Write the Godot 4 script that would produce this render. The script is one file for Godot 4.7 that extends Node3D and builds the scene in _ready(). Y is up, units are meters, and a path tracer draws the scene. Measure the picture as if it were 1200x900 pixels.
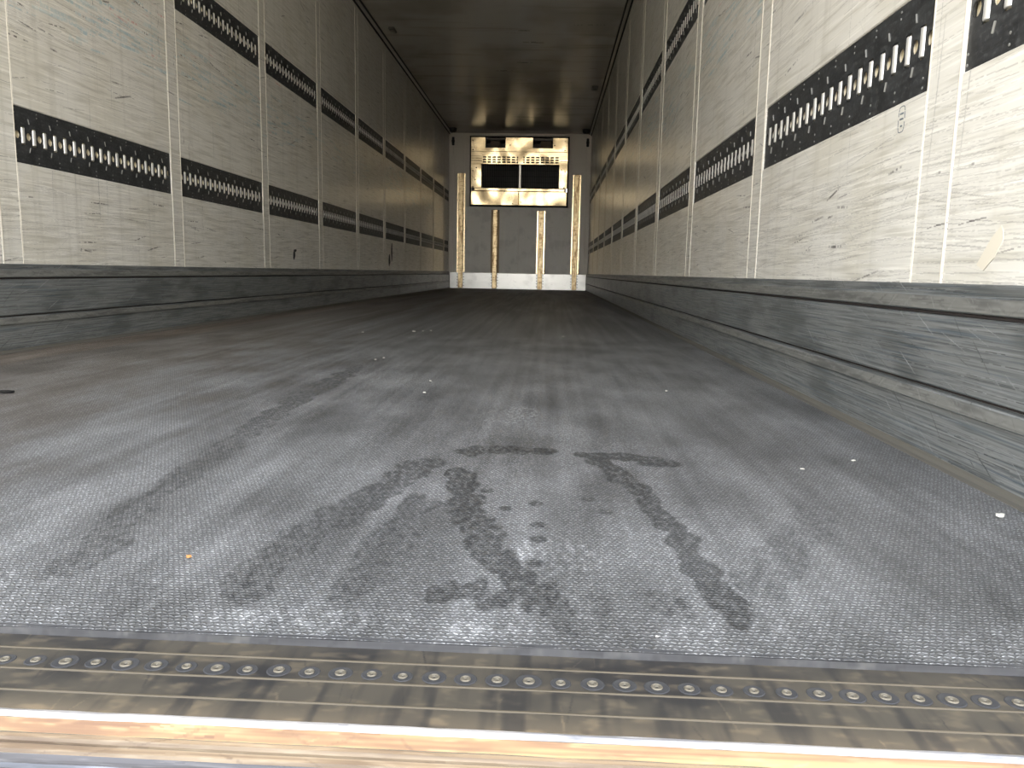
extends Node3D
# Inside of an empty refrigerated semi-trailer seen from its open rear doorway.
# Units are metres. x runs across (0 = middle), y is up (0 = floor), -z runs towards the front bulkhead; z = 0 is the outer edge of the sill.

const HALF := 1.23          # half of the inner width
const TALL := 2.675         # inner height
const BACK := -13.297       # inner face of the bulkhead
const KICK := 0.29          # top of the kick plates
var M := {}
var rng := RandomNumberGenerator.new()

func _ready() -> void:
	rng.seed = 20240611
	var cam := Camera3D.new()
	cam.name = "camera"
	cam.basis = Basis(Vector3(0.9988, 0.0195, -0.0485).normalized(), Vector3(-0.0262, 0.9894, -0.1427).normalized(), Vector3(0.0452, 0.1436, 0.9886).normalized()).orthonormalized()
	cam.position = Vector3(0.5684, 0.2975, 0.473)
	cam.fov = 53.06
	cam.near = 0.02
	cam.far = 600.0
	add_child(cam)
	cam.current = true
	light_the_yard()
	make_materials()
	build_floor()
	build_sill()
	build_side_wall(-1.0)
	build_side_wall(1.0)
	build_kick_plate(-1.0)
	build_kick_plate(1.0)
	build_ceiling()
	build_bulkhead()
	build_yard()
	build_rails()
	build_cooler_cover()
	build_posts()
	build_fittings()
	build_crumbs()

func light_the_yard() -> void:
	var sky_look := ProceduralSkyMaterial.new()
	sky_look.sky_top_color = Color(0.69, 0.71, 0.74)
	sky_look.sky_horizon_color = Color(1.0, 0.98, 0.945)
	sky_look.sky_curve = 0.125
	sky_look.sky_energy_multiplier = 3.0
	sky_look.ground_horizon_color = Color(0.80, 0.75, 0.67)
	sky_look.ground_bottom_color = Color(0.62, 0.57, 0.50)
	sky_look.ground_energy_multiplier = 2.2
	sky_look.sun_angle_max = 12.0
	var sky := Sky.new()
	sky.sky_material = sky_look
	var env := Environment.new()
	env.background_mode = Environment.BG_SKY
	env.sky = sky
	env.ambient_light_source = Environment.AMBIENT_SOURCE_SKY
	env.tonemap_mode = Environment.TONE_MAPPER_LINEAR
	env.tonemap_exposure = 0.86
	env.sdfgi_enabled = true
	env.ssao_enabled = true
	env.ssil_enabled = true
	var we := WorldEnvironment.new()
	we.name = "world_environment"
	we.environment = env
	add_child(we)
	var sun := DirectionalLight3D.new()
	sun.name = "sun"
	sun.light_color = Color(1.0, 0.93, 0.82)
	sun.light_energy = 3.0
	sun.light_angular_distance = 0.6
	sun.shadow_enabled = true
	add_child(sun)
	sun.look_at_from_position(Vector3(-7.0, 8.0, 0.05), Vector3.ZERO, Vector3.BACK)

# ---------------------------------------------------------------- bookkeeping
var taken := {}
func numbered(called: String) -> String:
	taken[called] = taken.get(called, -1) + 1
	return called if taken[called] == 0 else "%s_%03d" % [called, taken[called]]

func tag(o: Node, label: String, category: String, group := "", kind := "") -> Node:
	o.set_meta("label", label)
	o.set_meta("category", category)
	if group: o.set_meta("group", group)
	if kind: o.set_meta("kind", kind)
	return o

func thing(called: String, label: String, category: String, at := Vector3.ZERO, group := "") -> Node3D:
	var o := Node3D.new()
	o.name = numbered(called)
	add_child(o)
	o.position = at
	tag(o, label, category, group)
	return o

func put(called: String, mesh: Mesh, material: Material, parent: Node = self) -> MeshInstance3D:
	var o := MeshInstance3D.new()
	o.name = numbered(called) if parent == self else called
	o.mesh = mesh
	o.material_override = material
	parent.add_child(o, true)
	return o

# ---------------------------------------------------------------- mesh helpers
var uv_zero := Vector2.ZERO
var uv_scale := Vector2.ONE
var uv2_on := false

func begin() -> SurfaceTool:
	var st := SurfaceTool.new()
	st.begin(Mesh.PRIMITIVE_TRIANGLES)
	return st

func uv_of(p: Vector3, n: Vector3) -> Vector2:
	var a := n.abs()
	var q := Vector2(p.x, -p.y)
	if a.x >= a.y and a.x >= a.z: q = Vector2(p.z, -p.y)
	elif a.y >= a.z: q = Vector2(p.x, p.z)
	return (q - uv_zero) * uv_scale

func tri(st: SurfaceTool, a: Vector3, b: Vector3, c: Vector3, n: Vector3, norms := []) -> void:
	var pts := [a, b, c]
	var ns: Array = norms if norms else [n, n, n]
	if (b - a).cross(c - a).dot(n) > 0.0:
		pts = [a, c, b]
		ns = [ns[0], ns[2], ns[1]]
	for i in 3:
		st.set_normal(ns[i])
		st.set_uv(uv_of(pts[i], n))
		st.add_vertex(pts[i])

func quad(st: SurfaceTool, a: Vector3, b: Vector3, c: Vector3, d: Vector3, n: Vector3, norms := []) -> void:
	if norms:
		tri(st, a, b, c, n, [norms[0], norms[1], norms[2]])
		tri(st, a, c, d, n, [norms[0], norms[2], norms[3]])
	else:
		tri(st, a, b, c, n)
		tri(st, a, c, d, n)

func box(st: SurfaceTool, lo: Vector3, hi: Vector3, c := 0.0, turn := Transform3D.IDENTITY) -> void:
	var at := func(s: Vector3, k: int) -> Vector3:
		var p := Vector3(hi.x if s.x > 0 else lo.x, hi.y if s.y > 0 else lo.y, hi.z if s.z > 0 else lo.z)
		for j in 3:
			if j != k: p[j] -= s[j] * c
		return turn * p
	for k in 3:
		var l := (k + 1) % 3
		var m := (k + 2) % 3
		for s in [-1.0, 1.0]:
			var n := Vector3.ZERO
			n[k] = s
			var q := []
			for e in [[-1, -1], [1, -1], [1, 1], [-1, 1]]:
				var g := n
				g[l] = e[0]
				g[m] = e[1]
				q.append(at.call(g, k))
			quad(st, q[0], q[1], q[2], q[3], turn.basis * n)
			if c > 0.0:
				for t in [-1.0, 1.0]:
					var a := n
					a[l] = t
					a[m] = -1.0
					var b := a
					b[m] = 1.0
					var n2 := n
					n2[l] = t
					quad(st, at.call(a, k), at.call(b, k), at.call(b, l), at.call(a, l), turn.basis * n2.normalized())
	if c > 0.0:
		for sx in [-1.0, 1.0]:
			for sy in [-1.0, 1.0]:
				for sz in [-1.0, 1.0]:
					var v := Vector3(sx, sy, sz)
					tri(st, at.call(v, 0), at.call(v, 1), at.call(v, 2), turn.basis * v.normalized())

func solid(lo: Vector3, hi: Vector3, c := 0.0) -> ArrayMesh:
	var st := begin()
	box(st, lo, hi, c)
	return st.commit()

# profile of (a, y) points swept along an axis; "along" 0 = x (a is z), 2 = z (a is x)
func sweep(prof: Array, along: int, from: float, to: float, pieces: int, wobble := 0.0, flip := 1.0) -> ArrayMesh:
	var st := begin()
	var run := 0.0
	var bend := FastNoiseLite.new()
	bend.seed = 5
	bend.frequency = 2.2
	for i in prof.size() - 1:
		var p: Vector2 = prof[i]
		var q: Vector2 = prof[i + 1]
		var d := (q - p).normalized()
		var step := p.distance_to(q)
		var out := Vector2(-d.y, d.x) * flip
		for k in pieces:
			var s0 := lerpf(from, to, float(k) / pieces)
			var s1 := lerpf(from, to, float(k + 1) / pieces)
			var w00 := bend.get_noise_2d(s0 * 9.0, i * 3.0) * wobble
			var w01 := bend.get_noise_2d(s0 * 9.0, (i + 1) * 3.0) * wobble
			var w10 := bend.get_noise_2d(s1 * 9.0, i * 3.0) * wobble
			var w11 := bend.get_noise_2d(s1 * 9.0, (i + 1) * 3.0) * wobble
			var pts := []
			var uvs := [Vector2(s0, run), Vector2(s0, run + step), Vector2(s1, run + step), Vector2(s1, run)]
			for e in [[s0, p, w00], [s0, q, w01], [s1, q, w11], [s1, p, w10]]:
				pts.append(Vector3(e[0], e[1].y + e[2], e[1].x) if along == 0 else Vector3(e[1].x, e[1].y, e[0]))
			var n := Vector3(0, out.y, out.x) if along == 0 else Vector3(out.x, out.y, 0)
			var order := [0, 1, 2, 0, 2, 3]
			if (pts[1] - pts[0]).cross(pts[2] - pts[0]).dot(n) > 0.0: order = [0, 2, 1, 0, 3, 2]
			for o in order:
				st.set_normal(n)
				st.set_uv((uvs[o] - uv_zero) * uv_scale)
				st.add_vertex(pts[o])
		run += step
	return st.commit()

# turned shape about the y axis; rings of (radius, height)
func lathe(st: SurfaceTool, rings: Array, sides: int, at := Transform3D.IDENTITY) -> void:
	for i in rings.size() - 1:
		var p: Vector2 = rings[i]
		var q: Vector2 = rings[i + 1]
		var d := (q - p).normalized()
		for k in sides:
			var a := TAU * k / sides
			var b := TAU * (k + 1) / sides
			var ua := Vector3(cos(a), 0, sin(a))
			var ub := Vector3(cos(b), 0, sin(b))
			var na := (ua * -d.y + Vector3.UP * d.x)
			var nb := (ub * -d.y + Vector3.UP * d.x)
			na = at.basis * na
			nb = at.basis * nb
			var n := (na + nb).normalized()
			quad(st, at * (ua * p.x + Vector3.UP * p.y), at * (ub * p.x + Vector3.UP * p.y), at * (ub * q.x + Vector3.UP * q.y), at * (ua * q.x + Vector3.UP * q.y), n, [na, nb, nb, na])

# ---------------------------------------------------------------- textures
func noise(freq: float, sd: int, oct := 4) -> FastNoiseLite:
	var n := FastNoiseLite.new()
	n.noise_type = FastNoiseLite.TYPE_SIMPLEX_SMOOTH
	n.frequency = freq
	n.seed = sd
	n.fractal_octaves = oct
	return n

func veil(w: int, h: int, big: Vector2i, n: FastNoiseLite, col: Color, lo: float, hi: float, most: float, seamless := false) -> Image:
	var g := n.get_seamless_image(w, h) if seamless else n.get_image(w, h)
	var src := g.get_data()
	var out := PackedByteArray()
	out.resize(w * h * 4)
	var table := PackedByteArray()
	table.resize(256)
	for i in 256: table[i] = int(255.0 * most * smoothstep(lo, hi, i / 255.0))
	var r := int(col.r * 255)
	var gg := int(col.g * 255)
	var b := int(col.b * 255)
	for i in w * h:
		var k := i * 4
		out[k] = r
		out[k + 1] = gg
		out[k + 2] = b
		out[k + 3] = table[src[i]]
	var im := Image.create_from_data(w, h, false, Image.FORMAT_RGBA8, out)
	if Vector2i(w, h) != big: im.resize(big.x, big.y, Image.INTERPOLATE_CUBIC)
	return im

func lay(base: Image, over: Image) -> void:
	base.blend_rect(over, Rect2i(Vector2i.ZERO, over.get_size()), Vector2i.ZERO)

func blank(s: Vector2i, c := Color(0, 0, 0, 0)) -> Image:
	var im := Image.create_empty(s.x, s.y, false, Image.FORMAT_RGBA8)
	im.fill(c)
	return im

func scratch(im: Image, at: Vector2, length: float, angle: float, thick: int, col: Color, broken := 0.0) -> void:
	var d := Vector2(cos(angle), sin(angle))
	var step: float = 1.5 if absf(d.y) > 0.25 else 7.0
	var s := 0.0
	var size := Vector2i(maxi(thick, int(ceil(absf(d.x) * step))), maxi(thick, int(ceil(absf(d.y) * step))))
	while s < length:
		if broken == 0.0 or rng.randf() > broken:
			var c := col
			c.a *= rng.randf_range(0.55, 1.0) * (1.0 - 0.6 * absf(s / length - 0.5) * 2.0)
			im.fill_rect(Rect2i(Vector2i(at + d * s), size), c)
		s += step

func grey(v: float, a := 1.0, warm := 0.0) -> Color:
	return Color(v + warm, v, v - warm, a)

func tex(im: Image) -> ImageTexture:
	im.generate_mipmaps()
	return ImageTexture.create_from_image(im)

func mat(called: String, color: Color, rough: float, metal := 0.0, map: Texture2D = null) -> StandardMaterial3D:
	var m := StandardMaterial3D.new()
	m.albedo_color = color
	m.roughness = rough
	m.metallic = metal
	if map: m.albedo_texture = map
	M[called] = m
	return m

func triplanar(m: StandardMaterial3D, s: float) -> void:
	m.uv1_triplanar = true
	m.uv1_world_triplanar = true
	m.uv1_scale = Vector3(s, s, s)

func bump(m: StandardMaterial3D, t: Texture2D, cm: float) -> void:
	m.heightmap_enabled = true
	m.heightmap_texture = t
	m.heightmap_scale = cm

# white fibreglass skin: 1.18 m x 2.4 m, scuffed along its length by years of pallets
func wall_skin(k: int) -> Image:
	var s := Vector2i(1024, 2048)
	rng.seed = 900 + k
	var im := blank(s, Color8(216, 213, 204))
	lay(im, veil(128, 256, s, noise(0.02, 10 + k), Color8(200, 194, 176), 0.45, 0.85, 0.35))
	lay(im, veil(40, 1024, s, noise(0.09, 20 + k), Color8(168, 163, 148), 0.5, 0.9, 0.42))
	lay(im, veil(24, 2048, s, noise(0.12, 30 + k, 3), Color8(244, 241, 232), 0.5, 0.9, 0.6))
	lay(im, veil(256, 20, s, noise(0.08, 40 + k, 3), Color8(180, 176, 163), 0.6, 0.95, 0.25))
	var o := blank(s)
	for i in 2600:                                    # fine grey rub marks
		var y := rng.randf() * 2048.0
		if rng.randf() < 0.55: y = [1300.0, 1120.0, 1880.0, 1960.0, 930.0][rng.randi() % 5] + rng.randfn(0.0, 75.0)
		var v := rng.randf_range(0.28, 0.62)
		scratch(o, Vector2(rng.randf_range(-100, 1000), y), rng.randf_range(30, 330), rng.randfn(0.02, 0.05), 1 if rng.randf() < 0.75 else 2, grey(v, rng.randf_range(0.1, 0.56), 0.015), 0.12)
	for i in 260:                                     # pale rub marks
		scratch(o, Vector2(rng.randf_range(-100, 1000), rng.randf() * 2048.0), rng.randf_range(40, 260), rng.randfn(0.0, 0.05), rng.randi_range(1, 3), grey(0.97, rng.randf_range(0.15, 0.4), 0.01))
	for i in 70:                                      # black rubber scuffs
		scratch(o, Vector2(rng.randf_range(0, 1000), [1290.0, 1100.0, 1900.0, 500.0][rng.randi() % 4] + rng.randfn(0.0, 110.0)), rng.randf_range(20, 120), rng.randfn(0.05, 0.12), rng.randi_range(2, 5), grey(0.12, rng.randf_range(0.45, 0.9), 0.01), 0.25)
	for i in 11:                                      # rows of knocks one over the other
		var x := rng.randf_range(60, 960)
		var y0 := rng.randf_range(250, 1750)
		for j in rng.randi_range(3, 9):
			var c := grey(0.14, rng.randf_range(0.3, 0.75), 0.01)
			scratch(o, Vector2(x + rng.randf_range(-4, 4), y0 + j * rng.randf_range(16, 30)), rng.randf_range(6, 22), PI / 2 + rng.randfn(0.0, 0.1), rng.randi_range(2, 4), c, 0.2)
	for i in 34:                                      # upright scrapes
		scratch(o, Vector2(rng.randf_range(30, 990), rng.randf_range(200, 1800)), rng.randf_range(50, 240), PI / 2 + rng.randfn(0.0, 0.03), rng.randi_range(1, 3), grey(0.32, rng.randf_range(0.25, 0.65)), 0.3)
	for i in 26:                                      # diagonal scrapes
		scratch(o, Vector2(rng.randf_range(0, 1000), rng.randf_range(300, 1990)), rng.randf_range(30, 150), rng.randf_range(0.4, 0.9) * (1 if rng.randf() < 0.5 else -1), 1, grey(0.45, rng.randf_range(0.2, 0.5)), 0.1)
	for i in ([110, 80, 16, 50, 10] as Array)[k]:       # blue paint rubbed off crates
		var y := 1200.0 + rng.randfn(0.0, 70.0)
		scratch(o, Vector2(rng.randf_range(-60, 950), y), rng.randf_range(30, 200), rng.randfn(0.03, 0.03), rng.randi_range(3, 11), Color(0.32, 0.56, 0.67, rng.randf_range(0.2, 0.55)), 0.3)
	for i in ([16, 10, 2, 6, 2] as Array)[k]:           # red paint
		scratch(o, Vector2(rng.randf_range(-60, 950), 1130.0 + rng.randfn(0.0, 70.0)), rng.randf_range(20, 110), rng.randfn(0.03, 0.03), rng.randi_range(3, 8), Color(0.72, 0.36, 0.33, rng.randf_range(0.2, 0.5)), 0.3)
	lay(im, o)
	return im

func lug_cell(px: int, py: int, n: int, size: int) -> float:
	# n x n staggered slanted lugs per tile
	var p := Vector2(px + 0.5, py + 0.5) * n / size
	var row := int(floor(p.y))
	var shift := 0.5 if row % 2 else 0.0
	var col := int(floor(p.x + shift))
	var c := Vector2(p.x + shift - col - 0.5, p.y - row - 0.5)
	var a := 0.5 if col % 2 == 0 else -0.5
	c = c.rotated(a)
	var d := Vector2(maxf(absf(c.x) - 0.27, 0.0), c.y).length()
	return 1.0 - smoothstep(0.08, 0.24, d)

func lug_maps() -> Array:
	var size := 512
	var n := 16
	var h := Image.create_empty(size, size, false, Image.FORMAT_RGBA8)
	var a := Image.create_empty(size, size, false, Image.FORMAT_RGBA8)
	var g: Image = noise(0.03, 71).get_seamless_image(size, size)
	var f: Image = noise(0.25, 72, 2).get_seamless_image(size, size)
	for y in size:
		for x in size:
			var v := lug_cell(x, y, n, size)
			var w := g.get_pixel(x, y).r
			var e := f.get_pixel(x, y).r
			var hh := v * (0.75 + 0.25 * w) + e * 0.12
			h.set_pixel(x, y, Color(hh, hh, hh))
			var t := 0.56 + 0.25 * (e - 0.5) + v * (0.14 + 0.56 * smoothstep(0.42, 0.75, w))  # lug tops worn pale; patchy brighter ones painted in for glints
			a.set_pixel(x, y, Color(t, t, t))
	return [tex(h), tex(a)]

# --- floor stains, in metres (x, z) -> soft dabs on a map whose first 3 m get 60 % of its height
func floor_v(z: float) -> float:
	var d := -z - 0.1
	return d / 3.0 * 0.6 if d < 3.0 else 0.6 + (d - 3.0) / 10.25 * 0.4

func dab(field: PackedFloat32Array, size: int, x: float, z: float, rx: float, rz: float, amount: float) -> void:
	var cx := (x + HALF) / (2.0 * HALF) * size
	var v0 := clampi(int(floor_v(z + rz) * size), 0, size - 1)
	var v1 := clampi(int(floor_v(z - rz) * size), 0, size - 1)
	var px := rx / (2.0 * HALF) * size
	for y in range(v0, v1 + 1):
		var v := (y + 0.5) / size
		var wz := -0.1 - (v / 0.6 * 3.0 if v < 0.6 else 3.0 + (v - 0.6) / 0.4 * 10.25)
		var dz := (wz - z) / rz
		for xx in range(maxi(0, int(cx - px)), mini(size - 1, int(cx + px)) + 1):
			var dx := (xx + 0.5 - cx) / px
			var r := dx * dx + dz * dz
			if r < 1.0:
				var k := y * size + xx
				var put_in := amount * minf(1.0, (1.0 - r) * 2.2)
				if absf(put_in) > absf(field[k]) or signf(put_in) != signf(field[k]): field[k] = put_in if absf(put_in) > 0.02 else field[k]

func trail(field: PackedFloat32Array, size: int, pts: Array, rx: float, rz: float, amount: float) -> void:
	for i in pts.size() - 1:
		var a := Vector2(pts[i][0], pts[i][1])
		var b := Vector2(pts[i + 1][0], pts[i + 1][1])
		var n := maxi(1, int(a.distance_to(b) / (minf(rx, rz) * 0.35)))
		for k in n + 1:
			var p := a.lerp(b, float(k) / n)
			dab(field, size, p.x + rng.randfn(0.0, rx * 0.3), p.y + rng.randfn(0.0, rz * 0.3), rx * rng.randf_range(0.45, 1.15), rz * rng.randf_range(0.8, 1.15), amount)

func floor_map() -> Image:
	var size := 1024
	rng.seed = 77
	var f := PackedFloat32Array()
	f.resize(size * size)
	# light dusty places first, then the wet dark drag marks over them
	for i in 90: dab(f, size, rng.randf_range(-0.5, 1.2), rng.randf_range(-0.21, -0.11), rng.randf_range(0.03, 0.1), rng.randf_range(0.008, 0.03), rng.randf_range(0.2, 0.5))
	dab(f, size, 0.58, -0.31, 0.06, 0.07, 0.45)
	dab(f, size, 0.515, -1.15, 0.05, 0.09, 0.42)
	dab(f, size, 0.49, -1.05, 0.06, 0.03, 0.3)
	trail(f, size, [[0.435, -0.66], [0.467, -0.487], [0.5, -0.361], [0.529, -0.281], [0.558, -0.22], [0.575, -0.2]], 0.021, 0.03, -0.75)
	trail(f, size, [[0.655, -0.75], [0.702, -0.574], [0.722, -0.43], [0.728, -0.33], [0.735, -0.24], [0.742, -0.185]], 0.018, 0.03, -0.75)
	trail(f, size, [[0.436, -0.771], [0.497, -0.80], [0.57, -0.789]], 0.03, 0.025, -0.8)
	trail(f, size, [[0.634, -0.779], [0.711, -0.777], [0.773, -0.728]], 0.03, 0.025, -0.8)
	for p in [[0.558, -0.498], [0.562, -0.412], [0.563, -0.362], [0.559, -0.289], [0.545, -0.222], [0.512, -0.397], [0.628, -0.525], [0.647, -0.471], [0.49, -0.55], [0.52, -0.47]]: dab(f, size, p[0], p[1], 0.012, 0.014, -0.7)
	trail(f, size, [[0.47, -0.207], [0.508, -0.213], [0.534, -0.195]], 0.016, 0.022, -0.7)
	for p in [[0.573, -0.235, -0.17], [0.585, -0.2, -0.14], [0.621, -0.21, -0.15], [0.675, -0.225, -0.19], [0.692, -0.216, -0.18]]: trail(f, size, [[p[0], p[1]], [p[0] + 0.004, p[2]]], 0.01, 0.012, -0.6)
	trail(f, size, [[0.1, -0.25], [0.066, -0.442], [0.043, -0.663], [0.008, -1.108], [-0.013, -1.854]], 0.025, 0.05, -0.62)
	trail(f, size, [[0.286, -0.198], [0.296, -0.312], [0.331, -0.472], [0.386, -0.679]], 0.03, 0.04, -0.65)
	trail(f, size, [[0.386, -0.188], [0.401, -0.298], [0.407, -0.481]], 0.026, 0.04, -0.6)
	trail(f, size, [[0.779, -0.244], [0.849, -0.369], [0.923, -0.502]], 0.02, 0.04, -0.5)
	for i in 60:                                      # long drag streaks up the trailer
		var x := rng.randf_range(-1.1, 1.15)
		var z := rng.randf_range(-12.0, -0.5)
		var l := rng.randf_range(0.4, 2.5)
		trail(f, size, [[x, z], [x + rng.randfn(0.0, 0.06), z - l]], rng.randf_range(0.01, 0.06), 0.12, rng.randf_range(-0.38, 0.22))
	for i in 26:                                      # fork-truck turns
		var x := rng.randf_range(-0.9, 0.9)
		var z := rng.randf_range(-10.0, -1.2)
		trail(f, size, [[x, z], [x + rng.randf_range(-0.3, 0.3), z - rng.randf_range(0.1, 0.5)]], rng.randf_range(0.02, 0.08), rng.randf_range(0.04, 0.1), rng.randf_range(-0.3, -0.15))
	var big := noise(0.012, 81).get_image(size, size).get_data()
	var along := noise(0.05, 82)
	var streak := along.get_image(size, 96)
	streak.resize(size, size, Image.INTERPOLATE_CUBIC)
	var st := streak.get_data()
	var fine := noise(0.22, 83, 3).get_image(size, size).get_data()
	var out := PackedByteArray()
	out.resize(size * size * 4)
	for y in size:
		var v := (y + 0.5) / size
		var wz := -0.1 - (v / 0.6 * 3.0 if v < 0.6 else 3.0 + (v - 0.6) / 0.4 * 10.25)
		for x in size:
			var k := y * size + x
			var wx := (float(x) / size - 0.5) * 2.0 * HALF
			var b := big[k] / 255.0 - 0.5
			var s := st[k] / 255.0 - 0.5
			var g := fine[k] / 255.0 - 0.5
			var mag := absf(f[k])
			var edge := signf(f[k]) * smoothstep(0.2, 0.8, mag * 0.8 + g * 1.0 + b * 0.45) * minf(mag * 1.2, 0.85)
			var t := 0.64 + b * 0.27 + s * 0.16 + g * 0.12 + edge * 0.33
			# brown dirt trodden in along the left side, faint patchy blue all over
			var brown := smoothstep(-0.1, -0.9, wx + b * 0.8 + s * 0.3) * 0.030 + (0.03 if wx < -1.02 + s * 0.12 else 0.0)
			var blue := clampf(0.5 + g + b, 0.0, 1.0) * 0.006
			out[k * 4] = clampi(int((t + brown - blue * 0.5) * 255.0), 0, 255)
			out[k * 4 + 1] = clampi(int(t * 255.0), 0, 255)
			out[k * 4 + 2] = clampi(int((t - brown + blue) * 255.0), 0, 255)
			out[k * 4 + 3] = 255
	var im := Image.create_from_data(size, size, false, Image.FORMAT_RGBA8, out)
	im.resize(2048, 2048, Image.INTERPOLATE_CUBIC)
	var o := blank(Vector2i(2048, 2048))
	for i in 700:
		scratch(o, Vector2(rng.randf() * 2048, rng.randf() * 2048), rng.randf_range(8, 60), rng.randf() * PI, 1, grey(rng.randf_range(0.15, 0.75), rng.randf_range(0.2, 0.5)))
	for i in 400:
		var c := grey(0.82, rng.randf_range(0.3, 0.8))
		o.fill_rect(Rect2i(rng.randi() % 2040, rng.randi() % 2040, rng.randi_range(1, 4), rng.randi_range(1, 3)), c)
	lay(im, o)
	return im

func kick_skin() -> Image:
	var s := Vector2i(2048, 512)
	rng.seed = 55
	var im := blank(s, Color8(132, 134, 132))
	lay(im, veil(96, 512, s, noise(0.12, 61), Color8(78, 82, 84), 0.42, 0.8, 0.55, true))
	lay(im, veil(128, 64, s, noise(0.05, 62), Color8(84, 86, 84), 0.45, 0.8, 0.6, true))
	lay(im, veil(40, 512, s, noise(0.2, 63, 3), Color8(160, 163, 162), 0.55, 0.9, 0.5, true))
	lay(im, veil(60, 512, s, noise(0.1, 64, 3), Color8(66, 82, 96), 0.6, 0.9, 0.4, true))
	var o := blank(s)
	for i in 1500:
		scratch(o, Vector2(rng.randf_range(-50, 2040), rng.randf() * 512), rng.randf_range(20, 300), rng.randfn(0.0, 0.02), rng.randi_range(1, 2), grey(0.12 if rng.randf() < 0.55 else 0.72, rng.randf_range(0.15, 0.6)), 0.15)
	for i in 240:
		scratch(o, Vector2(rng.randf() * 2048, rng.randf() * 480), rng.randf_range(15, 70), rng.randf_range(0.5, 1.1), 1, grey(0.15 if rng.randf() < 0.4 else 0.8, rng.randf_range(0.3, 0.7)))
	for i in 26:
		scratch(o, Vector2(rng.randf() * 2048, rng.randf() * 480), rng.randf_range(15, 60), PI / 2 + rng.randfn(0, 0.05), rng.randi_range(1, 2), grey(0.7, rng.randf_range(0.2, 0.5)), 0.2)
	lay(im, o)
	return im

func worn_metal(s: Vector2i, base: Color, dark: Color, pale: Color, sd: int, cross := false) -> Image:
	rng.seed = sd
	var im := blank(s, base)
	lay(im, veil(128, 128, s, noise(0.03, sd), dark, 0.42, 0.8, 0.7, true))
	lay(im, veil(256, 256, s, noise(0.09, sd + 1), pale, 0.5, 0.85, 0.5, true))
	lay(im, veil(512, 32, s, noise(0.06, sd + 2), dark, 0.5, 0.85, 0.55, true) if cross else veil(32, 512, s, noise(0.06, sd + 2), dark, 0.5, 0.85, 0.55, true))
	var o := blank(s)
	for i in 260:
		scratch(o, Vector2(rng.randf() * s.x, rng.randf() * s.y), rng.randf_range(6, 60), rng.randfn(PI / 2 if cross else 0.0, 0.35), rng.randi_range(1, 2), (dark if rng.randf() < 0.6 else pale) * Color(1, 1, 1, rng.randf_range(0.3, 0.8)), 0.1)
	lay(im, o)
	return im

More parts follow.
